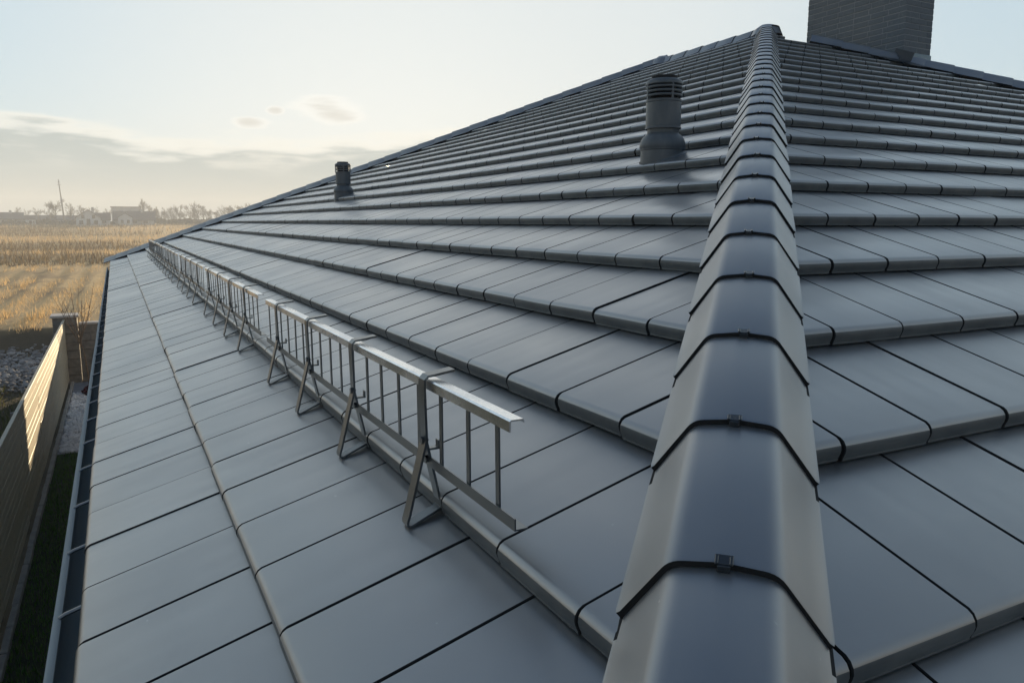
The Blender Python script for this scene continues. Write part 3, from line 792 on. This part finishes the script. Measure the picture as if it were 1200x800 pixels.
# two low plants in the gravel
for (x, y, s_, lb, mt) in ((-.52, 19.35, .26, 'low dark red leafed plant at the end of the gravel', M_redleaf), (-.45, 16.9, .16, 'small dark cushion plant in the middle of the gravel', M_redleaf)):
    p_ = thing('garden_plant', (x, y, GZ+.02), lb, 'plant'); m_ = MB(); n_ = MB(); rr = random.Random(int(y*10))
    for i in range(9):
        a = rr.uniform(0, 6.28); n_.tube([(0, 0, -.02), (math.cos(a)*s_*.5, math.sin(a)*s_*.5, s_*.6)], [.004, .002], 4)
    for i in range(420):
        a, b = rr.uniform(0, 6.28), math.acos(rr.uniform(0, 1)); r_ = s_*rr.uniform(.5, 1); c0 = Vector((math.sin(b)*math.cos(a)*r_, math.sin(b)*math.sin(a)*r_, math.cos(b)*r_*.8+.02)); d1 = Vector((rr.gauss(0, 1), rr.gauss(0, 1), rr.gauss(0, 1))).normalized()*s_*.14; d2 = d1.orthogonal()*.5
        m_.add([c0-d1, c0+d2, c0+d1, c0-d2], [(0, 1, 2, 3)])
    new_obj('leaves', m_.raw('leaves', mt), p_); new_obj('stems', n_.mesh('stems', M_bark), p_)

# ------------------------------------------------------------------ field vegetation
def field_spot():
    d = 27.5*(12.5**(rs.random()**1.05)); a = R(rs.uniform(-17, 17)); return math.sin(a)*d, math.cos(a)*d, d
def dark_band(x, y, d): return mnoise.noise((x*.012+3, y*.030, 2))+.45*mnoise.noise((x*.05, y*.12, 5))
def straw(i):
    x, y, d = field_spot()
    if y < 28.2: return None
    row = math.sin((x-.035*y)*2*math.pi/1.3)
    if d < 74:
        if row < rs.uniform(-1.0, .9) or mnoise.noise((x*.15, y*.06, 4)) > .28: return None
        sc = .20*(1+d*.014)*(1.8 if mnoise.noise((x*.3, y*.2, 9)) > .3 else 1)
    else:
        if dark_band(x, y, d) > .10: return None
        sc = .55*(1+d*.0045)*rs.uniform(.6, 1.1)
    return x, y, gz(x, y), sc
tag(blades(90000, straw, .62, .055, M_straw, 'dry_grass', .8), 'golden dry grass and stubble rows covering the field', 'dry grass', kind='stuff')
def weed(i):
    x, y, d = field_spot()
    if d < 72 or (d > 84 and dark_band(x, y, d) < .10): return None
    return x, y, gz(x, y), rs.uniform(.6, 1.2)*(1+d*.0045)
tag(blades(45000, weed, .5, .07, M_weed, 'brown_weeds', .6), 'darker brown weed bands crossing the far half of the field', 'weeds', kind='stuff')
def wild(i):
    x, y = rs.uniform(-10, -1.2), rs.uniform(8, 20.6)
    return x, y, gz(x, y), rs.uniform(.5, 1.3) if mnoise.noise((x*.8, y*.6, 1)) > -.1 else .35
tag(blades(22000, wild, .22, .022, M_green, 'wild_grass', .8), 'rough green and yellow grass outside the fence', 'grass', kind='stuff')

# ------------------------------------------------------------------ far houses, mast and trees
def at(px, d, dz=0):
    """azimuth of an image column turned into a place on the ground at distance d"""
    v_ = rt*((px-600)/893.87)+up*((400-262)/893.87)+fw; v_ = Vector((v_.x, v_.y, 0)).normalized(); p = Vector((CAM.x, CAM.y, 0))+v_*d
    return Vector((p.x, p.y, gz(p.x, p.y)+dz)), math.atan2(v_.x, v_.y)
def gable_house(px, d, wd, dp, eave, ridge, label, wall, gable_front=True, wins=(), overh=.5, turn=0, chimney=True):
    p, a = at(px, d); t_ = thing('house', p, label, 'house', rz=-a+turn)
    m_ = MB()
    if gable_front:   # ridge runs away from the viewer
        vs = [(-wd/2, 0, -1), (wd/2, 0, -1), (wd/2, 0, eave), (0, 0, ridge), (-wd/2, 0, eave)]; m_.add(vs+[(x, dp, z) for x, y, z in vs], [(0,1,2,3,4), (5,6,7,8,9), (0,1,6,5), (1,2,7,6), (0,4,9,5)])
        r_ = MB(); hw = wd/2+overh; dz = (ridge-eave)/(wd/2)*overh
        for s_ in (-1, 1): r_.add([(0, -overh, ridge), (s_*hw, -overh, eave-dz), (s_*hw, dp+overh, eave-dz), (0, dp+overh, ridge), (0, -overh, ridge+.25), (s_*hw, -overh, eave-dz+.25), (s_*hw, dp+overh, eave-dz+.25), (0, dp+overh, ridge+.25)], [(0,1,2,3),(4,5,6,7),(0,1,5,4),(1,2,6,5),(2,3,7,6)])
    else:
        vs = [(-wd/2, 0, -1), (-wd/2, 0, eave), (-wd/2, dp/2, ridge), (-wd/2, dp, eave), (-wd/2, dp, -1)]; m_.add(vs+[(-x, y, z) for x, y, z in vs], [(0,1,2,3,4), (5,6,7,8,9), (0,1,6,5), (3,4,9,8)])
        r_ = MB(); hw = wd/2+overh; dz = (ridge-eave)/(dp/2)*overh
        for s_ in (0, 1):
            ye = -overh if s_ == 0 else dp+overh
            r_.add([(-hw, ye, eave-dz), (hw, ye, eave-dz), (hw, dp/2, ridge), (-hw, dp/2, ridge), (-hw, ye, eave-dz+.25), (hw, ye, eave-dz+.25), (hw, dp/2, ridge+.25), (-hw, dp/2, ridge+.25)], [(0,1,2,3),(4,5,6,7),(0,1,5,4),(0,3,7,4),(1,2,6,5)])
    new_obj('wall', m_.mesh('wall', wall), t_); ro_ = new_obj('roof', r_.mesh('roof', M_hroof), t_)
    for (x, z, ww, hh) in wins:
        q = MB(); q.box(x-ww/2, x+ww/2, -.06, .02, z, z+hh); wo = new_obj('window', q.mesh('window', M_glass), t_)
    if chimney:
        q = MB(); q.box(wd*.2-.4, wd*.2+.4, dp*.4, dp*.4+.8, eave, ridge+1); new_obj('chimney', q.mesh('chimney', M_hgrey), ro_)
    return t_
gable_house(104, 300, 7.4, 9, 2.6, 5.3, 'white gabled house with dark roof standing at the far edge of the field', M_hwhite, True, ((-1.6, 2.4, .9, 1.2), (1.6, 2.4, .9, 1.2), (-2.2, .4, 1.2, 1.4), (0, .1, 1.1, 2.2), (2.2, .4, 1.2, 1.4)), .4)
gable_house(116, 306, 7, 7, 2.0, 4.2, 'low white wing beside the white gabled house', M_hwhite, False, ((-1, .7, 1.2, 1.2), (1.6, .7, 1.2, 1.2)), .4, chimney=False)
gable_house(158, 315, 13, 10, 2.0, 4.9, 'wide house with a big dark roof right of the white one', M_hgrey, False, ((-4, .6, 1.4, 1.4), (0, .6, 1.4, 1.4), (3.6, .6, 1.4, 1.4)), .6)
gable_house(147, 308, 4.6, 6, 2.7, 4.2, 'small white gabled annex in front of the dark roofed house', M_hwhite, True, ((-1, .7, .9, 1.2), (1, .7, .9, 1.2)), .3, chimney=False)
gable_house(4, 330, 12, 10, 2.2, 4.3, 'pale house with grey roof at the left edge', M_hgrey, False, ((-3, .8, 1.4, 1.4), (2, .8, 1.4, 1.4)), .5)
gable_house(62, 360, 22, 11, 1.9, 3.5, 'long low dark roofed shed behind the field', M_hgrey, False, ((-6, .8, 2, 1.2), (0, .8, 2, 1.2), (6, .8, 2, 1.2)), .6, chimney=False)
gable_house(36, 322, 3.2, 3, 2.0, 3.0, 'tiny white hut left of the shed', M_hwhite, False, ((0, .7, .8, .8),), .2, chimney=False)
p, a = at(149, 390); bl = thing('apartment_block', p, 'flat roofed pale block standing behind the far houses', 'building', rz=-a)
q = MB(); q.box(-6, 6, 0, 10, -1, 7.6); new_obj('wall', q.mesh('wall', M_hgrey), bl)
q = MB(); q.box(-6.3, 6.3, -.3, 10.3, 7.6, 8.0); new_obj('roof', q.mesh('roof', M_hroof), bl)
for i in range(5):
    for j in range(2):
        q = MB(); q.box(-4.8+i*2.4-.55, -4.8+i*2.4+.55, -.06, .02, 1.6+j*3., 3.0+j*3.); new_obj('window', q.mesh('window', M_glass), bl)
p, a = at(76, 340); mo = thing('mast', p, 'thin leaning radio mast rising above the far trees', 'mast', rz=-a); mo.rotation_euler = (0, R(-3), -a)
q = MB(); q.tube([(0, 0, -1), (0, 0, 9), (0, 0, 17)], [.32, .24, .12], 6); new_obj('pole', q.mesh('pole', M_mast), mo)
q = MB(); q.tube([(-.7, 0, 15), (.7, 0, 15)], .08, 5); q.tube([(-.5, 0, 16), (.5, 0, 16)], .08, 5); new_obj('antenna', q.mesh('antenna', M_mast), mo)
def bare_tree(seed, h, spread, mat):
    r_ = random.Random(seed); tr_ = MB(); cr = MB()
    tr_.tube([(0, 0, -.5), (r_.gauss(0, .1), 0, h*.2), (r_.gauss(0, .2), r_.gauss(0, .2), h*.5), (r_.gauss(0, .3), r_.gauss(0, .3), h*.9)], [.24, .19, .12, .03], 6)
    def grow(p, d, ln, rad, lev):
        e = p+d*ln
        cr.add([p+d.orthogonal().normalized()*rad, p-d.orthogonal().normalized()*rad, e], [(0, 1, 2)])
        o2 = d.cross(d.orthogonal()).normalized(); cr.add([p+o2*rad, p-o2*rad, e], [(0, 1, 2)])
        if lev == 0: return
        for i in range(5 if lev > 1 else 6):
            nd = (d+Vector((r_.gauss(0, .5), r_.gauss(0, .5), r_.gauss(.12, .35)))).normalized()
            grow(p.lerp(e, r_.uniform(.35, 1)), nd, ln*r_.uniform(.45, .7), rad*.6, lev-1)
    for i in range(11):
        z = h*r_.uniform(.12, .75); a = r_.uniform(0, 6.28); grow(Vector((0, 0, z)), Vector((math.cos(a)*spread, math.sin(a)*spread, r_.uniform(.5, 1.1))).normalized(), h*r_.uniform(.25, .36), .085, 3)
    return tr_.mesh('trunk', mat), cr.raw('crown', mat)
variants = [bare_tree(40+i, 7.5, (.8, .5, .3, .7)[i], (M_twig, M_greytwig, M_twig, M_greytwig)[i]) for i in range(4)]
ft = random.Random(77)
spots = [(58, 345, .95, 0), (66, 350, 1.05, 3), (84, 352, .95, 1), (97, 345, .9, 2), (110, 350, .9, 0), (128, 345, .75, 3), (168, 372, 1.25, 2), (22, 360, .7, 1), (34, 365, .65, 0), (46, 360, .7, 3)]
x_ = 176
while x_ < 330: spots.append((x_, ft.uniform(335, 400), ft.uniform(.75, 1.15), ft.randrange(4))); x_ += ft.uniform(3.5, 7)
for px, d, s_, vi in spots:
    p, a = at(px, d); lab = 'bare hazy tree in the far tree line right of the houses' if px > 170 else 'bare hazy tree standing among the far houses'
    t_ = thing('bare_tree', p, lab, 'tree', 'far tree line beside the houses' if px > 170 else 'far trees among the houses', ft.uniform(0, 6.28)); t_.scale = (s_, s_, s_*ft.uniform(.9, 1.15))
    new_obj('trunk', variants[vi][0], t_); new_obj('crown', variants[vi][1], t_)
fbv = []; fbf = []
for i in range(26000):
    px = ft.uniform(-160, 420); p, a = at(px, ft.uniform(318, 410)); hh = (1.0+2.2*abs(mnoise.noise((px*.03, 0, 0))))*ft.random()**.6
    if px < 165: hh *= .75
    else: hh *= 1.7
    k = len(fbv); s_ = ft.uniform(.2, .55); d1 = Vector((ft.gauss(0, 1), ft.gauss(0, 1), ft.gauss(0, .7)))*s_; d2 = Vector((ft.gauss(0, .5), ft.gauss(0, .5), ft.gauss(0, 1)))*s_
    b = p+Vector((0, 0, hh)); fbv += [b-d1, b+d1, b+d2]; fbf.append((k, k+1, k+2))
me = bpy.data.meshes.new('far_brush'); me.from_pydata([tuple(v) for v in fbv], [], fbf); me.materials.append(M_farbush)
tag(new_obj('far_brush', me), 'brown brush and hedges massed along the far edge of the field', 'brush', kind='stuff')

# ------------------------------------------------------------------ haze
hz = MB(); hz.box(-930, 930, -930, 930, GZ-2.2, 26)
hm = bpy.data.materials.new('haze_air'); hm.use_nodes = True; ht = hm.node_tree; ht.nodes.clear()
ho = ht.nodes.new('ShaderNodeOutputMaterial'); pv = ht.nodes.new('ShaderNodeVolumePrincipled')
pv.inputs['Color'].default_value = (.88, .93, 1.0, 1); pv.inputs['Density'].default_value = .0015; pv.inputs['Anisotropy'].default_value = .0
ht.links.new(pv.outputs[0], ho.inputs['Volume'])
tag(hz.build('haze', hm), 'pale morning haze over the field', 'haze', kind='stuff')
